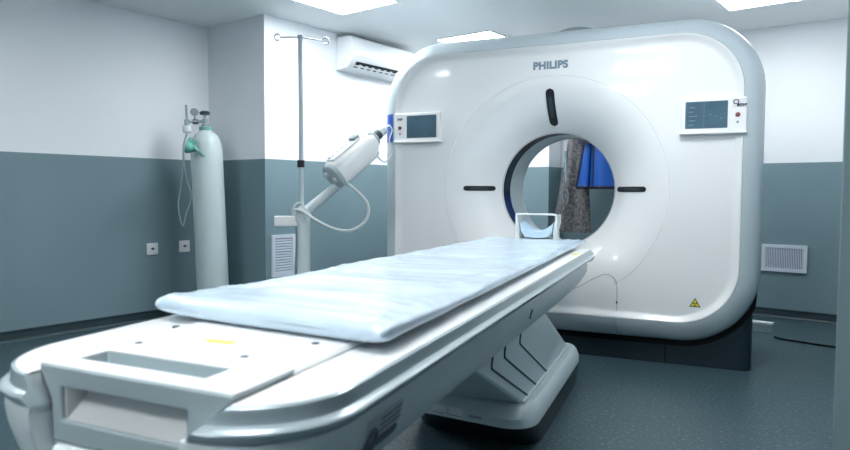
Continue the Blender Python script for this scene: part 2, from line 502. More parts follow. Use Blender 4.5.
# blue wrap on the left shoulder of the rim beside the left control panel
bm = bmesh.new(); rows = []
def rimx(y):
    for (ya, sa), (yb, sb) in zip(rim[3:], rim[4:]):
        if ya <= y <= yb: return HW+.115*(sa+(sb-sa)*(y-ya)/(yb-ya))
    return HW+.115
ys = [-.019, -.0165, -.011, -.005, .004, .012, .024, .035, .048, .06, .09, .13]
for z in (1.448, 1.652): rows.append([(-rimx(y)-.002+CX, y-.003, z) for y in ys])
loft(bm, rows, closed=False, cap=False)
obj('blue_side_panel', bm, M['blue'], G)
text_mesh('brand_lettering', 'PHILIPS', .066, M['letters'], G, Matrix.Translation((-.004, -.0012, 1.921)) @ Matrix.Rotation(PI/2, 4, 'X'), .0012, .0034, 1.04)
# warning triangle
c = (.914, .4115); bm = bmesh.new()
def tri(r, up=0): return [(c[0]+r*math.sin(2*PI*k/3), c[1]-.004+r*math.cos(2*PI*k/3)) for k in range(3)]
prism(bm, tri(.038), lambda x, z: (x, .002, z), lambda x, z: (x, -.0015, z)); w = obj('warning_sign', bm, M['black'], G, smooth=0)
bm = bmesh.new(); prism(bm, tri(.029), lambda x, z: (x, .001, z), lambda x, z: (x, -.0022, z)); obj('sign_face', bm, M['warnyellow'], w, smooth=0)
bm = bmesh.new()
for k in range(3):
    a0 = PI/2+2*PI*k/3+PI; pts = [(c[0]+r*math.cos(a0+t), c[1]-.004+r*math.sin(a0+t)) for r, t in ((.004, -.5), (.0125, -.5), (.0135, 0), (.0125, .5), (.004, .5))]
    prism(bm, pts, lambda x, z: (x, -.002, z), lambda x, z: (x, -.0032, z))
obj('sign_symbol', bm, M['black'], w, smooth=0)
# low lid on the top of the scanner
bm = bmesh.new()
rows = []
for k in range(13):
    u = -1+2*k/12; x = .115+.16*u; h = .046*math.cos(u*PI/2)**.7 if abs(u) < 1 else 0
    rows.append([(x, .2, 2.15), (x, .2, 2.158+h), (x, .55, 2.158+h), (x, .55, 2.15)])
loft(bm, rows); obj('top_lid', bm, M['steel'], G)

# ------------------------------------------------------------------ patient table
T = thing('patient_table', 'long white CT patient table on slanted column, leading up to scanner bore', 'patient table', TO, TA)
TW, TY, TR = .375, -3.262, .20
def plan(d, yend, z, R=None):
    w = TW-d; y0 = TY+d; R = max((R or TR)-d*.6, .05); pts = []
    pts += [(w, yend+(y0+R-yend)*k/16, z) for k in range(16)]
    for k in range(15):
        a = -PI/2*k/14; pts.append((w-R+R*math.cos(a), y0+R+R*math.sin(a), z))
    for k in range(15):
        a = -PI/2-PI/2*k/14; pts.append((-w+R+R*math.cos(a), y0+R+R*math.sin(a), z))
    pts += [(-w, yend+(y0+R-yend)*(15-k)/16, z) for k in range(16)]
    return pts
def notch():
    bm = bmesh.new()
    loft(bm, [[(x, y, z) for x, z in ((-.167, .636), (.174, .636), (.177, .704), (.2475, .764), (.2475, .9), (-.1995, .9), (-.1995, .764), (-.170, .710))] for y in (-3.4, -3.05)])
    return bm
bm = bmesh.new()
prof = [(.022, -.22, .760), (.016, -.21, .757), (.018, -.205, .745), (.036, -.20, .702), (.038, -.20, .69), (.039, -.17, .665), (.048, -.12, .622), (.066, -.20, .580), (.090, -.38, .546), (.116, -.66, .518), (.136, -.92, .502), (.16, -.98, .492)]
loft(bm, [plan(d, ye, z) for d, ye, z in prof])
body = obj('table_body', bm, M['skirt'], T)
bake(body, [notch()])
bm = bmesh.new()
loft(bm, [plan(d, -.215, z) for d, z in ((.015, .7600), (.021, .7618), (.10, .762))])
deck = obj('table_deck', bm, M['deck'], T); bake(deck, [B(-.1955, .2435, -3.4, -3.052, .70, .9)])
bm = bmesh.new()
rp = [(.020, .7606), (.014, .7606), (.0105, .758), (.009, .752), (.0085, .737), (.007, .733), (.001, .7315), (-.005, .729), (-.008, .725), (-.007, .719), (.0, .710), (.018, .698), (.036, .692)]
R_ = loft(bm, [plan(d, -.205, z) for d, z in rp+[(.06, .692), (.06, .7606), rp[0]]], cap=False)
bmesh.ops.remove_doubles(bm, verts=R_[0]+R_[-1], dist=1e-6)
bake(obj('side_rail', bm, M['rail'], T), [notch()])
# corner shrouds closing the near end under the rail
for sx in (-1, 1):
    bm = bmesh.new(); rings = []
    for d, z in ((.002, .706), (.000, .692), (.004, .66), (.018, .61), (.040, .56), (.058, .535)):
        R = TR-d*.6; w = TW-d; y0 = TY+d; pts = []
        for k in range(12):
            a = PI+PI/2*k/11; pts.append((-w+R+R*math.cos(a), y0+R+R*math.sin(a)))
        pts += [(-.171, y0), (-.171, y0+R)]
        rings.append([(-sx*x, y, z) if sx > 0 else (x, y, z) for x, y in pts])
    loft(bm, rings); obj('corner_shroud', bm, M['skirt'], T)
for sx in (-1, 1):
    obj('end_cap', B(min(sx*.25, sx*.376), max(sx*.25, sx*.376), -.235, -.182, .690, .7622), M['deck'], T, bevel=.022, seg=4)
# cradle plate and end handle block
bm = bmesh.new()
loft(bm, [[(x, -.0+.12, z) for x, z in s_] for s_ in ()] or [[(x, y, z) for x, z in ((-.195, .758), (-.197, .766), (-.192, .7735), (.238, .7735), (.245, .766), (.242, .758))] for y in (-3.06, .36)])
cr = obj('cradle', bm, M['deck'], T)
bm = bmesh.new()
trap = [(-.163, .640), (.170, .640), (.173, .706), (.243, .766), (.244, .7735), (-.196, .7735), (-.195, .766), (-.166, .712)]
loft(bm, [[(x, y, z) for x, z in trap] for y in (-3.222, -3.052)])
blk = obj('end_handle', bm, M['greyplastic'], T)
bm = bmesh.new(); loft(bm, [[(x, y, z) for x, z in ((-.140, .678), (.150, .678), (.150, .738), (-.140, .738))] for y in (-3.4, -3.075)])
bm2 = bmesh.new(); box(bm2, -.155, .145, -3.172, -3.105, .741, .8)
bake(blk, [bm, bm2])
d_ = blk.modifiers.new('bevel', 'BEVEL'); d_.width = .006; d_.segments = 2; d_.limit_method = 'ANGLE'
blk['label'] = 'grey handle block with an oblong grip opening'
tp = obj('handle_top', B(-.195, .243, -3.219, -3.052, .7725, .7750), M['deck'], T)
bake(tp, [B(-.155, .145, -3.172, -3.105, .70, .8)])
bm = bmesh.new(); loft(bm, [[(x, -3.214, .6785), (x, -3.145, .7375), (x, -3.076, .7375), (x, -3.076, .6785)] for x in (-.1395, .1495)])
for x0, x1 in ((-.1398, -.136), (.146, .1498)): box(bm, x0, x1, -3.214, -3.08, .679, .7378)
gr = obj('grip_recess', bm, M['deck'], blk)
lb = obj('lower_bumper', B(-.165, .172, -3.235, -3.05, .585, .637), M['skirt'], T, bevel=.018, seg=3)
def screwcap(x, y, z=.7755):
    bm = bmesh.new(); lathe(bm, [(.0085, -.004), (.0085, .0006), (0, .0008)], (x, y, z), (0, 0, 1)); obj('screw_cap', bm, M['groove'], T)
for x, y, z in ((-.155, -3.03, .7735), (-.205, -2.87, .7735), (.11, -3.025, .7735), (.175, -2.88, .7735)): screwcap(x, y, z)
m = Matrix.Translation((-.010, -2.951, .7738)) @ Matrix.Rotation(.05, 4, 'Z')
obj('yellow_label', B(-.034, .034, -.011, .011, 0, .0008, mtx=m), M['yellow'], T)
obj('yellow_label', B(.316, .342, -.60, -.48, .7616, .7626), M['yellow'], T)
# side sticker lying on the sloping skirt
def skx(z):
    for (d0, _, za), (d1, _, zb) in zip(prof, prof[1:]):
        if zb <= z <= za: return TW-(d0+(d1-d0)*(za-z)/(za-zb))
    return .3
bm = bmesh.new(); rows = []
for z in (.575, .60, .62, .64, .66):
    rows.append([(skx(z)+.0015, y, z-.0) for y in (-2.955, -2.91, -2.86, -2.80)])
loft(bm, rows, closed=False, cap=False); st = obj('side_sticker', bm, M['sidestkbg'], T)
bm = bmesh.new()
def sp(y, z): return (skx(z)+.003, y, z)
tube(bm, [sp(-2.925+.017*math.cos(2*PI*i/20), .612+.022*math.sin(2*PI*i/20)) for i in range(20)], .0055, 6, True)
tube(bm, [sp(-2.91, .595), sp(-2.90, .583)], .005, 6)
for k in range(6):
    y = -2.897+.015*k; tube(bm, smooth_path([sp(y, .59), sp(y+.004, .607), sp(y+.010, .592), sp(y+.013, .606)], 4), .0036, 6)
for k in range(3): tube(bm, [sp(-2.895, .622+.012*k), sp(-2.805, .624+.012*k)], .0016, 6)
obj('emblem', bm, M['sidestk'], st)
bm = bmesh.new(); tube(bm, smooth_path([(skx(.64)+.001, -1.585, .64), (skx(.625)+.001, -1.60, .625), (skx(.605)+.001, -1.575, .605)], 5), .004, 6); obj('release_slit', bm, M['groove'], T)
# pedestal
def brect(hx, y0, y1, R, z, n=10):
    yc = (y0+y1)/2; hl = (y1-y0)/2
    return [(x, yc+yy, z) for x, yy in rrect(hx, -hl, hl, R, n)]
bm = bmesh.new()
loft(bm, [brect(.295, -1.29, -.16, .12, 0), brect(.300, -1.33, -.15, .12, .05), brect(.312, -1.44, -.14, .14, .120), brect(.305, -1.43, -.15, .14, .128)])
obj('kick_plate', bm, M['dark'], T)
bm = bmesh.new()
loft(bm, [brect(.300, -1.43, -.155, .13, .122), brect(.314, -1.462, -.145, .14, .128), brect(.313, -1.46, -.147, .14, .165), brect(.300, -1.43, -.16, .13, .198), brect(.288, -1.40, -.175, .11, .210), brect(.275, -1.37, -.19, .10, .212)])
obj('pedestal_base', bm, M['offwhite'], T)
bm = bmesh.new()
ys = lambda z: -.655*(z-.205)/.30
loft(bm, [[(x, y+ys(z), z) for x, y in ((.25, -1.375), (.25, -.25), (-.25, -.25), (-.25, -1.375))] for z in (.205, .56)])
colm = obj('slanted_column', bm, M['column'], T, bevel=.012)
bm = bmesh.new()
for yb in (-1.27, -1.10, -.86):
    tube(bm, smooth_path([(.2515, yb, .208), (.2515, yb+ys(.43), .43), (.2515, yb+ys(.462), .462), (.2515, yb+ys(.475)+.005, .48), (.2515, yb+ys(.475)+.02, .53)], 5), .004, 6)
obj('panel_groove', bm, M['groove'], colm)
obj('column_sole', B(-.262, .262, -1.388, -.24, .205, .222), M['column'], T, bevel=.006)
for x0, x1 in ((-.130, -.066), (-.050, .014)):
    bm = bmesh.new(); loft(bm, [[(x0, -1.4635, .134), (x1, -1.4635, .134)], [(x0, -1.4622, .164), (x1, -1.4622, .164)], [(x0, -1.455, .174), (x1, -1.455, .174)]], closed=False, cap=False)
    s = obj('paper_label', bm, M['lampframe'], T)
    bm = bmesh.new()
    box(bm, x0+.004, x0+.009, -1.465, -1.462, .140, .1455)
    box(bm, x0+.014, x1-.006, -1.465, -1.462, .1415, .143)
    obj('label_print', bm, M['groove'], s)
obj('type_plate', B(.04, .098, -1.4625, -1.455, .146, .158), M['seam'], T)

def askew_foot(o):
    for v in o.data.vertices:
        f = min(1, max(0, (-.6-v.co.y)/.6)); v.co.y += (.015-.15*v.co.x)*f
    for ch in o.children: askew_foot(ch)
# the near end of the table is cut very slightly askew
def askew(o):
    for v in o.data.vertices:
        f = min(1, max(0, (-2.55-v.co.y)/.5)); v.co.y -= .055*v.co.x*f
    for ch in o.children: askew(ch)
for ch in list(T.children):
    if ch.name.split('.')[0] in ('pedestal_base', 'kick_plate', 'paper_label', 'type_plate'): askew_foot(ch)
    askew(ch)

# ------------------------------------------------------------------ mattress pad on the table
bm = bmesh.new(); rows = []
NU, NV = 72, 170
for j in range(NV+1):
    v = (j/10)**1.5*.012 if j < 10 else 1-((NV-j)/10)**1.5*.012 if j > NV-10 else .012+.976*(j-10)/(NV-20)
    row = []
    for i in range(NU):
        a = 2*PI*i/NU
        ca, sa = math.cos(a), math.sin(a)
        e = .32
        cx = math.copysign(abs(ca)**e, ca); cz = math.copysign(abs(sa)**.55, sa)
        endf = min(1, min(v, 1-v)/.012); ef = math.sqrt(max(1-(1-endf)**2, 0.0)); ex = 1-.018*(1-ef)*3
        xw_l, xw_r = .356-.054*v, .330-.034*v
        x = cx*(xw_r if cx > 0 else xw_l)*ex
        y = (-2.838-.05*x/.34*(1-v))+v*(2.895)
        h = .010+.030*(1-v)+.020*v*(x/.32)**2+.010*max(0, 1-v*9)
        zc = .7735+h/2+.0015
        z = zc+cz*h/2*ef
        if cz > 0:
            q = Vector((x*3.0, y*1.6, 0)); f = noise.noise(q*1.6)*.004+noise.noise(q*4.5+Vector((3, 1, 0)))*.0025
            rd = 1-abs(noise.noise(Vector((x*7, y*3.2, 2.))))
            z += (f+.006*max(0, rd-.78)*4)*cz
            rd2 = 1-abs(noise.noise(Vector((x*11+y*4, y*9-x*5, 5.)))); z += .004*max(0, rd2-.8)*5*cz
            z += .010*math.exp(-((v-.0)*14)**2)*0
        x += noise.noise(Vector((y*4, cx, 7)))*.006; y += noise.noise(Vector((x*5, 3, 1)))*.008*(1 if v < .03 else 0)
        row.append((x, y, max(z, .7742)))
    rows.append(row)
loft(bm, rows)
pad = obj('mattress_pad', bm, M['pad'], smooth=70)
pad.location = TO; pad.rotation_euler = (0, 0, TA)
tag(pad, 'pale blue plastic wrapped mattress pad lying along the patient table', 'mattress')

# ------------------------------------------------------------------ head holder at the end of the cradle
o = T.matrix_basis
def tw(x, y, z=0): return Matrix.Translation(TO) @ Matrix.Rotation(TA, 4, 'Z') @ Vector((x, y, z))
HH = thing('head_holder', 'white framed U-shaped head holder at far end of table before bore', 'head rest', tw(-.028, .105, .7742), TA)
hw = .128
obj('base_plate', B(-.12, .12, .005, .24, .0, .012), M['deck'], HH, bevel=.004)
for sx in (-1, 1):
    bm = bmesh.new(); rows = []
    for y in (.0, .006, .22, .226):
        pass
    pts = [(.10, .008), (.112, .03), (.108, .07), (.116, .12), (.128, .170), (.134, .170), (.136, .12), (.124, .07), (.126, .02), (.118, .004)]
    loft(bm, [[(sx*x, y, z) for x, z in pts] for y in (.02, .15)])
    obj('side_wing', bm, M['clear'], HH, bevel=.002)
bm = bmesh.new()
tube(bm, smooth_path([(-hw+.01, .015, .006), (-hw, .015, .05), (-hw, .015, .150)], 4)+smooth_path([(-hw, .015, .158), (-hw+.012, .015, .171), (0, .015, .172), (hw-.012, .015, .171), (hw, .015, .158)], 4)+smooth_path([(hw, .015, .150), (hw, .015, .05), (hw-.01, .015, .006)], 4), .006, 8)
obj('front_hoop', bm, M['deck'], HH)
bm = bmesh.new(); rows = []
for y in (.03, .045, .21, .225):
    r = []
    ins = .006 if y in (.03, .225) else 0
    for k in range(17): u = -1+2*k/16; r.append((u*.107, y, .062+.058*u**2-ins))
    for k in range(17): u = 1-2*k/16; r.append((u*.10, y, .018+.04*u**4+ins*.5))
    rows.append(r)
loft(bm, rows); obj('head_cushion', bm, M['headpad'], HH)

# ------------------------------------------------------------------ contrast injector stand
FX, FY = -3.494, 3.088
I = thing('injector_stand', 'white contrast injector on pole stand with drip hooks, left of scanner', 'injector', (FX, FY, 0))
def L(p): return (p[0]-FX, p[1]-FY, p[2])
bm = bmesh.new()
lathe(bm, [(.20, .035), (.20, .06), (.17, .075), (.06, .09), (.05, .12), (.05, .125)], (0, 0, 0), (0, 0, 1)); obj('foot', bm, M['offwhite'], I)
for k in range(4):
    a = PI/4+PI/2*k; bm = bmesh.new(); x, y = .165*math.cos(a), .165*math.sin(a)
    rod(bm, (x-.01, y, .026), (x+.01, y, .026), .0258, n=16); obj('castor', bm, M['black'], I)
bm = bmesh.new(); rod(bm, (0, 0, .12), (0, 0, .955), .046, n=28); obj('post', bm, M['offwhite'], I, bevel=.008)
bm = bmesh.new(); rod(bm, (-.03, .01, .94), (-.058, .03, 2.155), .0165, n=16); obj('drip_pole', bm, M['rim'], I)
bm = bmesh.new(); rod(bm, (-.040, .014, 1.25), (-.041, .015, 1.30), .026, n=16); obj('pole_clamp', bm, M['black'], I)
bm = bmesh.new()
pc = Vector((-.058, .03, 2.155))
a, b = Vector(L((-3.672, 3.042, 2.157))), Vector(L((-3.44, 3.222, 2.133)))
tube(bm, [a, pc, b], .0045, 8)
rt = CR.copy()
for cpt, s in ((a, -1), (b, 1)):
    cc = cpt+rt*s*.022
    tube(bm, [cc+(rt*(-s)*math.cos(t)+Vector((0, 0, 1))*math.sin(t))*.022 for t in [k*PI/9 for k in range(0, 16)]], .005, 8)
obj('drip_hooks', bm, M['chrome'], I)
bm = bmesh.new(); rod(bm, pc-Vector((0, 0, .012)), pc+Vector((0, 0, .012)), .02, n=14); obj('hook_hub', bm, M['steel'], I)
# side bracket box
dirv = (Vector((-3.516, 3.058, .878))-Vector((-3.623, 2.936, .879))).normalized()
ang = math.atan2(dirv.y, dirv.x)
m = Matrix.Translation(L((-3.565, 3.0, .878))) @ Matrix.Rotation(ang, 4, 'Z')
obj('side_bracket', B(-.085, .075, -.03, .03, -.036, .036, mtx=m), M['deck'], I, bevel=.008)
A0, A1 = Vector(L((-3.506, 3.093, .926))), Vector(L((-3.27, 3.262, 1.166)))
bm = bmesh.new(); rod(bm, A0, A1, .036, .030, 24); obj('arm', bm, M['offwhite'], I, bevel=.006)
bm = bmesh.new(); lathe(bm, [(0, -.055), (.05, -.05), (.055, -.03), (.055, .03), (.05, .05), (0, .055)], A0, CF); obj('arm_joint', bm, M['offwhite'], I)
# injector head
H0, H1 = Vector(L((-3.285, 3.185, 1.200))), Vector(L((-3.205, 3.50, 1.455)))
ax = (H1-H0).normalized(); Lh = (H1-H0).length
side = ax.cross(Vector((0, 0, 1))).normalized(); upv = side.cross(ax).normalized()
def hp(t, s, u): return H0+ax*t+side*s+upv*u
def hsec(t, s): return [hp(t, x*s, z*s) for x, z in rrect(.097, -.102, .090, .072, 8)]
bm = bmesh.new(); loft(bm, [hsec(0, .93), hsec(.012, 1), hsec(Lh*.80, .97), hsec(Lh*.84, .92), hsec(Lh*.85, .66), hsec(Lh*.95, .60), hsec(Lh*.97, .55)])
head = obj('injector_head', bm, M['deck'], I, smooth=50)
bm = bmesh.new(); loft(bm, [hsec(-.03, .8), hsec(-.022, .9), hsec(.006, .95)])
obj('rear_cap', bm, M['greyplastic'], head)
bm = bmesh.new()
lathe(bm, [(.024, 0), (.024, .02), (.020, .024), (0, .024)], hp(-.03, -.035, .02), -ax); obj('rear_knob', bm, M['offwhite'], head)
bm = bmesh.new(); lathe(bm, [(.018, 0), (.018, .018), (0, .02)], hp(-.03, .035, -.02), -ax)
obj('rear_knob', bm, M['offwhite'], head)
bm = bmesh.new(); loft(bm, [[hp(t, s, u) for s, u in ((-.05, .082), (-.05, .101), (.05, .101), (.05, .082))] for t in (.03, Lh*.7)])
strip = obj('control_strip', bm, M['stickerbg'], head, bevel=.004)
for k in range(5):
    bm = bmesh.new(); lathe(bm, [(.008, 0), (.008, .004), (0, .005)], hp(.08+.045*k, -.022, .101), upv, 12); obj('strip_button', bm, M['greybtn'], strip)
bm = bmesh.new(); lathe(bm, [(.01, 0), (.01, .004), (0, .005)], hp(.05, -.03, .101), upv, 12); obj('strip_button', bm, M['red'], strip)
bm = bmesh.new(); loft(bm, [[hp(t, s, u) for s, u in ((-.036, .085), (-.036, .120), (.036, .120), (.036, .085))] for t in (Lh*.62, Lh*.74)]); obj('display_hood', bm, M['steel'], head, bevel=.004)
bm = bmesh.new(); rod(bm, hp(Lh*.97, 0, .01), hp(Lh+.11, 0, .01), .034, .034, 20); rod(bm, hp(Lh+.11, 0, .01), hp(Lh+.135, 0, .01), .034, .007, 20); rod(bm, hp(Lh+.135, 0, .01), hp(Lh+.17, 0, .01), .006, .005, 10)
sy = obj('syringe', bm, M['clear'], head)
bm = bmesh.new(); rod(bm, hp(Lh+.01, 0, .01), hp(Lh+.06, 0, .01), .0355, .0355, 20); obj('plunger', bm, M['groove'], sy)
bm = bmesh.new(); lathe(bm, [(.05, 0), (.055, .01), (.055, .02), (.04, .03)], hp(Lh*.97, 0, .01), ax); obj('syringe_collar', bm, M['greyplastic'], head)
bm = bmesh.new(); tube(bm, smooth_path([hp(Lh+.17, 0, .01), L((-3.16, 3.64, 1.53)), L((-3.151, 3.600, 1.456)), L((-3.131, 3.607, 1.37)), L((-3.148, 3.55, 1.297)), L((-3.175, 3.506, 1.331)), L((-3.19, 3.48, 1.38))], 8), .0055, 8)
obj('infusion_tube', bm, M['cable'], head)
# cables
bm = bmesh.new(); tube(bm, smooth_path([L(p) for p in ((-3.236, 3.215, 1.16), (-3.139, 3.264, 1.081), (-3.083, 3.303, .993), (-3.09, 3.291, .891), (-3.163, 3.23, .822), (-3.254, 3.158, .828), (-3.362, 3.085, .888), (-3.44, 3.04, .945), (-3.50, 3.02, .96))], 10), .0105, 10)
obj('power_cable', bm, M['cable'], I)
bm = bmesh.new()
cd = -CF; c0 = Vector(L((-3.495, 3.05, .93)))
tube(bm, [c0+rt*.045*math.cos(2*PI*k/24)+Vector((0, 0, .075*math.sin(2*PI*k/24))) for k in range(24)], .008, 8, True)
tube(bm, [c0+rt*(.028*math.cos(2*PI*k/24)+.01)+cd*.012+Vector((0, 0, .055*math.sin(2*PI*k/24)-.02)) for k in range(24)], .007, 8, True)
tube(bm, smooth_path([c0+Vector((.0, 0, -.06)), c0+rt*.01+Vector((0, 0, -.2)), c0+rt*-.006+Vector((0, 0, -.45)), c0+rt*.012+Vector((0, 0, -.72))], 8), .009, 8)
obj('coiled_cable', bm, M['cable'], I)
bm = bmesh.new(); tube(bm, smooth_path([c0+rt*-.02+Vector((.0, 0, -.06)), c0+rt*-.018+Vector((0, 0, -.2)), c0+rt*-.028+Vector((0, 0, -.45)), c0+rt*-.02+Vector((0, 0, -.72))], 8), .007, 8)
obj('hanging_cable', bm, M['darkcable'], I)

# ------------------------------------------------------------------ gas cylinder
GC = thing('gas_cylinder', 'tall pale grey oxygen cylinder with regulator standing in left corner', 'gas cylinder', (-4.703, 3.188, .0))
GC.rotation_euler = (.008, -.050, 0); GC.location.z = .006
bm = bmesh.new()
lathe(bm, [(.110, 0), (.124, .012), (.127, .04), (.127, 1.38), (.124, 1.44), (.112, 1.495), (.088, 1.54), (.056, 1.565), (.044, 1.575), (.042, 1.60), (0, 1.60)], (0, 0, 0), (0, 0, 1), 40)
obj('cylinder_body', bm, M['cyl'], GC, smooth=60)
bm = bmesh.new(); lathe(bm, [(.03, 1.598), (.03, 1.625), (.02, 1.63), (.02, 1.67), (.012, 1.672), (.012, 1.705), (0, 1.706)], (0, 0, 0), (0, 0, 1), 20)
vl = obj('valve', bm, M['steel'], GC)
bm = bmesh.new(); lathe(bm, [(.018, 1.702), (.04, 1.707), (.042, 1.722), (.03, 1.732), (0, 1.732)], (0, 0, 0), (0, 0, 1), 20); obj('handwheel', bm, M['groove'], vl)
ld = Vector((-.787, -.617, 0)).normalized()
bm = bmesh.new(); z = 1.65
rod(bm, Vector((0, 0, z)), ld*.15+Vector((0, 0, z)), .011, n=12); rod(bm, ld*.06+Vector((0, 0, z)), ld*.10+Vector((0, 0, z)), .022, n=14)
rg = obj('regulator', bm, M['chrome'], GC)
bm = bmesh.new(); g0 = ld*.085+Vector((0, 0, z+.02)); rod(bm, g0, g0+Vector((0, 0, .035)), .008, n=10)
lathe(bm, [(.03, -.014), (.032, 0), (.03, .014), (0, .015)], g0+Vector((0, 0, .06)), (.616, -.786, 0)); obj('gauge', bm, M['greybtn'], rg)
bm = bmesh.new(); f0 = ld*.15+Vector((0, 0, z)); rod(bm, f0+Vector((0, 0, -.03)), f0+Vector((0, 0, .02)), .02, n=14); rod(bm, f0+Vector((0, 0, .02)), f0+Vector((0, 0, .14)), .009, n=12)
obj('flow_meter', bm, M['steel'], rg)
bm = bmesh.new(); lathe(bm, [(.03, 0), (.036, -.012), (.036, -.05), (.026, -.06), (0, -.06)], f0+Vector((0, 0, -.03)), (0, 0, 1)); obj('humidifier_bottle', bm, M['clear'], rg)
bm = bmesh.new(); lathe(bm, [(.044, 1.572), (.05, 1.58), (.05, 1.602), (.04, 1.605)], (0, 0, 0), (0, 0, 1)); obj('neck_ring', bm, mat('neck_ring_green', (120, 176, 160), .5), GC)
# green mask hanging on the cylinder shoulder
MK = thing('oxygen_mask', 'green oxygen mask hanging on shoulder of the grey gas cylinder', 'oxygen mask', (-4.665, 2.995, 1.42))
bm = bmesh.new()
mk = CR*-1
lathe(bm, [(.012, -.045), (.02, -.03), (.040, .0), (.05, .03), (.044, .04), (.035, .028)], CR*-.025, (-.5, -.6, .2), 20); obj('mask_cup', bm, M['green'], MK, smooth=60)
bm = bmesh.new()
for k in range(5):
    w = CR*(.02-.012*k)+Vector((0, 0, .008*k)); tube(bm, smooth_path([w+Vector((0, 0, .055)), w+CR*(-.02)+Vector((0, 0, .01))-CF*.02, w+CR*.03+Vector((0, 0, -.035))-CF*.015, w+CR*.065+Vector((0, 0, -.06))], 6), .006, 6)
obj('mask_tubing', bm, M['green'], MK)
bm = bmesh.new(); rod(bm, CR*.03+Vector((0, 0, -.03)), CR*.075+Vector((0, 0, -.065)), .012, n=10); obj('mask_connector', bm, M['seam'], MK)
# clear tube hanging from the flow meter
pts = [(-.133, -.087, 1.56), (-.165, -.10, 1.46), (-.175, -.10, 1.34), (-.165, -.09, 1.18), (-.14, -.07, 1.04), (-.18, -.10, .90), (-.21, -.12, .80), (-.225, -.14, .96), (-.21, -.12, 1.12), (-.185, -.105, 1.30), (-.18, -.10, 1.45), (-.14, -.09, 1.55)]
bm = bmesh.new(); tube(bm, smooth_path(pts, 8), .0055, 8)
obj('oxygen_tubing', bm, M['tube'], rg)

# ------------------------------------------------------------------ air conditioner on the corner wall block
AC = thing('air_conditioner', 'white split air conditioner high on wall, left of the scanner', 'air conditioner', (XC, 4.29, 2.19))
prof_ac = [(0, 0), (.06, .004), (.125, .012), (.165, .034), (.20, .075), (.215, .12), (.215, .17), (.207, .24), (.195, .280), (.17, .296), (0, .30)]
bm = bmesh.new(); loft(bm, [[(x, y, z) for x, z in prof_ac] for y in (0, .88)])
acb = obj('casing', bm, M['ac'], AC, bevel=.008, seg=2)
bake_cut = bmesh.new(); 
def slab(bm, y0, y1, x0, z0, x1, z1, t0, t1):
    dx, dz = x1-x0, z1-z0; l = math.hypot(dx, dz); nx, nz = dz/l, -dx/l
    loft(bm, [[(x0+nx*t0, y, z0+nz*t0), (x1+nx*t0, y, z1+nz*t0), (x1+nx*t1, y, z1+nz*t1), (x0+nx*t1, y, z0+nz*t1)] for y in (y0, y1)])
bm = bmesh.new(); slab(bm, .07, .82, .150, .027, .196, .071, .001, .004); sl = obj('outlet_slot', bm, M['black'], AC)
for k in range(9):
    bm = bmesh.new(); y = .09+.085*k; slab(bm, y+.03, y+.062, .152, .029, .178, .053, .003, .010); obj('louvre', bm, M['ac'], sl)
bm = bmesh.new(); slab(bm, .02, .86, .199, .078, .2165, .126, .001, .006); obj('front_lip', bm, M['ac'], AC, bevel=.002)
bm = bmesh.new(); box(bm, .2145, .2175, .42, .45, .135, .146); obj('badge', bm, M['greybtn'], AC)

# ------------------------------------------------------------------ wall vents
def vent(name, label, w, h, nslat, vertical, group=None):
    """frame in local XZ, facing -Y"""
    t = thing(name, label, 'air vent', (0, 0, 0), 0, group)
    bm = bmesh.new(); f = .03
    for a in ((-w/2, w/2, 0, f), (-w/2, w/2, h-f, h), (-w/2, -w/2+f, f, h-f), (w/2-f, w/2, f, h-f)): box(bm, a[0], a[1], -.018, 0, a[2], a[3])
    obj('frame', bm, M['vent'], t)
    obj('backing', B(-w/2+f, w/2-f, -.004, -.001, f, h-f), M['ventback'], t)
    bm = bmesh.new()
    for k in range(nslat):
        if vertical:
            x = -w/2+f+(w-2*f)*(k+.5)/nslat; p = (w-2*f)/nslat; box(bm, x-p*.27, x+p*.27, -.014, -.004, f, h-f)
        else:
            z = f+(h-2*f)*(k+.5)/nslat; p = (h-2*f)/nslat
            v = box(bm, -w/2+f, w/2-f, -.014, -.004, z-p*.28, z+p*.28)
            for q in v:
                if q.co.y < -.01: q.co.z -= p*.2
    obj('slats', bm, M['slat'], t)
    return t
v = vent('vent_grille', 'upright white vent grille with horizontal slats, low on corner wall block', .25, .355, 13, False)
v.location = (XC, 3.662, .362); v.rotation_euler = (0, 0, PI/2)
v = vent('vent_grille', 'oblong white vent grille with upright slats, low on wall right of scanner', .352, .236, 22, True)
v.location = (-1.066, YB, .408)

# ------------------------------------------------------------------ outlets on left wall
def outlet(label, y, z):
    t = thing('wall_outlet', label, 'outlet', (XL, y, z), 0, 'wall outlets under the gas tubing')
    obj('face_plate', B(0, .010, -.05, .05, -.05, .05), M['outlet'], t, bevel=.004)
    bm = bmesh.new(); lathe(bm, [(.028, 0), (.028, .002), (.022, .0025), (0, .0026)], (.010, 0, 0), (1, 0, 0), 20); s = obj('socket', bm, M['outlet'], t)
    bm = bmesh.new(); box(bm, .0122, .0135, -.016, .016, -.002, .008); box(bm, .0122, .0135, -.006, .006, -.010, .012); obj('socket_hole', bm, M['socket'], s)
outlet('white wall outlet on left wall, the one farther from the gas cylinder', 2.925, .597)
outlet('white wall outlet on left wall, right next to the gas cylinder', 3.222, .602)

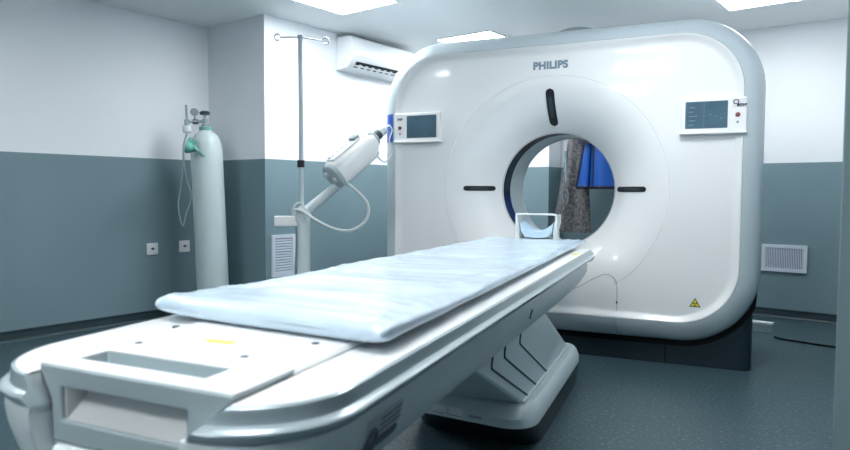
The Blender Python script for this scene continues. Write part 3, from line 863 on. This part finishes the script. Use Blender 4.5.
# ------------------------------------------------------------------ low white duct box and cable on floor, right
DB = thing('duct_box', 'low white box lying on the floor by plinth, under the right vent', 'box', (-1.3, 5.66, 0))
obj('box_side', B(-.12, .292, .004, .06, .0, .064), M['greyplastic'], DB, bevel=.003)
obj('box_lid', B(-.125, .297, 0, .066, .062, .080), M['outlet'], DB, bevel=.003)
bm = bmesh.new(); tube(bm, smooth_path([(-.96, 5.50, .008), (-.90, 5.455, .008), (-.78, 5.435, .008), (-.66, 5.415, .008), (-.50, 5.40, .008), (-.30, 5.39, .008)], 8), .007, 8)
tag(obj('floor_cable', bm, M['shade_black']), 'thin black cable lying on the floor at right by the door jamb', 'cable')

# ------------------------------------------------------------------ aprons on a hook rail behind the scanner
HR = thing('hook_rail', 'steel hook rail on the back wall carrying the aprons', 'hook rail', (-2.78, YB, 1.86))
obj('rail_board', B(-.42, .42, -.02, 0, -.03, .03), M['steel'], HR, bevel=.003)
for x in (-.16, .12):
    bm = bmesh.new(); tube(bm, smooth_path([(x, -.02, 0), (x, -.20, -.01), (x, -.32, -.03), (x, -.345, .0), (x, -.34, .03)], 6), .009, 8); obj('hook', bm, M['steel'], HR)
def sheet(rows, th):
    """closed thick cloth from rows of points (front), pushed back by th along +y"""
    bm = bmesh.new(); rings = []
    for r in rows: rings.append([Vector(p) for p in r]+[Vector(p)+Vector((0, th, 0)) for p in reversed(r)])
    loft(bm, rings); return bm
def cloth(x0f, x1f, z0, z1, yf, nu=40, nv=36):
    rows = []
    for j in range(nv+1):
        v = j/nv; z = z1+(z0-z1)*v
        rows.append([(x0f(v)+(x1f(v)-x0f(v))*i/nu, yf(i/nu, v), z+.0) for i in range(nu+1)])
    return rows
GAp = thing('grey_apron', 'mottled grey lead apron hanging behind the bore, left of blue apron', 'apron', (-2.94, 6.09, .65))
def Lg(r): return [[(x+2.94, y-6.09, z-.65) for x, y, z in q] for q in r]
rows = cloth(lambda v: -2.955-.20*v**1.3, lambda v: -2.80+.085*v**.8, .69, 1.80, lambda u, v: 6.10+.03*v*math.sin(u*11+1)-.05*math.sin(u*PI))
obj('apron_body', sheet(Lg(rows), .035), M['greyapron'], GAp, smooth=70)
rows = cloth(lambda v: -2.985+.02*v, lambda v: -2.955+.03*v, 1.02, 1.50, lambda u, v: 6.055-.012*math.sin(u*PI), 6, 20)
obj('tie_strap', sheet(Lg(rows), .008), M['strap'], GAp)
bm = bmesh.new(); q = [(-2.965-2.94*-1+.0, 0, 0)]
tube(bm, [(-.015+.03*math.cos(2*PI*k/24), -.05, .40+.075*math.sin(2*PI*k/24)) for k in range(24)], .007, 6, True); obj('strap_loop', bm, M['strap'], GAp)
bm = bmesh.new(); tube(bm, smooth_path([(.0, .0, 1.10), (.03, -.03, 1.19), (.06, -.0, 1.225), (.10, .0, 1.18), (.12, 0, 1.10)], 6), .014, 8); obj('hanging_loop', bm, M['bluetrim'], GAp)
BA = thing('blue_apron', 'bright blue folded lead apron hanging behind the bore, right of grey apron', 'apron', (-2.66, 6.0, 1.14))
def Lb(r): return [[(x+2.66, y-6.0, z-1.14) for x, y, z in q] for q in r]
panels = [(lambda v: -2.70-.12*v, lambda v: -2.665-.03*v, 5.985, 0), (lambda v: -2.715+.0*v, lambda v: -2.60-.02*v, 6.02, 1), (lambda v: -2.635-.015*v, lambda v: -2.36+.05*v, 5.975, 2)]
for f0_, f1_, y, k in panels:
    rows = cloth(f0_, f1_, 1.14, 1.78, lambda u, v, y=y, k=k: y+.018*math.sin(u*(5+2*k)+k)*v-.02*math.sin(u*PI))
    p = obj('apron_panel', sheet(Lb(rows), .03), M['blueapron'], BA, smooth=70)
    e = rows[-1]; bm = bmesh.new(); tube(bm, [Vector(q)+Vector((2.66, -6.0+.014, -1.14)) for q in e], .018, 8); obj('hem', bm, M['bluetrim'], p)
    bm = bmesh.new(); tube(bm, [Vector(r[0])+Vector((2.66, -6.0+.006, -1.14)) for r in rows], .013, 8); obj('binding', bm, M['bluetrim'], p)
rows = cloth(lambda v: -2.80+.02*v, lambda v: -2.56-.06*v, 1.555, 1.80, lambda u, v: 5.935-.02*math.sin(u*PI), 10, 10)
obj('collar_panel', sheet(Lb(rows), .03), M['bluetrim'], BA, smooth=70)
bm = bmesh.new(); tube(bm, smooth_path([(-.10, .03, .62), (-.04, .04, .70), (.0, .05, .735), (.05, .04, .70), (.14, .03, .62)], 6), .016, 8); obj('hanger', bm, M['bluetrim'], BA)

# ------------------------------------------------------------------ camera, world, view
cam = bpy.data.cameras.new('camera'); co = bpy.data.objects.new('camera', cam); COL.objects.link(co)
Rm = Matrix((CR, CU, -CF)).transposed().to_4x4()
co.matrix_world = Matrix.Translation(CAM) @ Rm
cam.sensor_fit = 'HORIZONTAL'; cam.sensor_width = 36; cam.lens = 659.79/850*36
cam.dof.use_dof = True; cam.dof.focus_distance = 4.3; cam.dof.aperture_fstop = 3.6
cam.clip_start = .05
SC.camera = co
w = bpy.data.worlds.new('world'); SC.world = w; w.use_nodes = True
w.node_tree.nodes['Background'].inputs['Color'].default_value = (.45, .7, .8, 1); w.node_tree.nodes['Background'].inputs['Strength'].default_value = .05
vs = SC.view_settings
SC.display_settings.display_device = 'sRGB'
vs.view_transform = 'Standard'; vs.look = 'None'; vs.gamma = 1; vs.use_curve_mapping = False; vs.exposure = 1.75
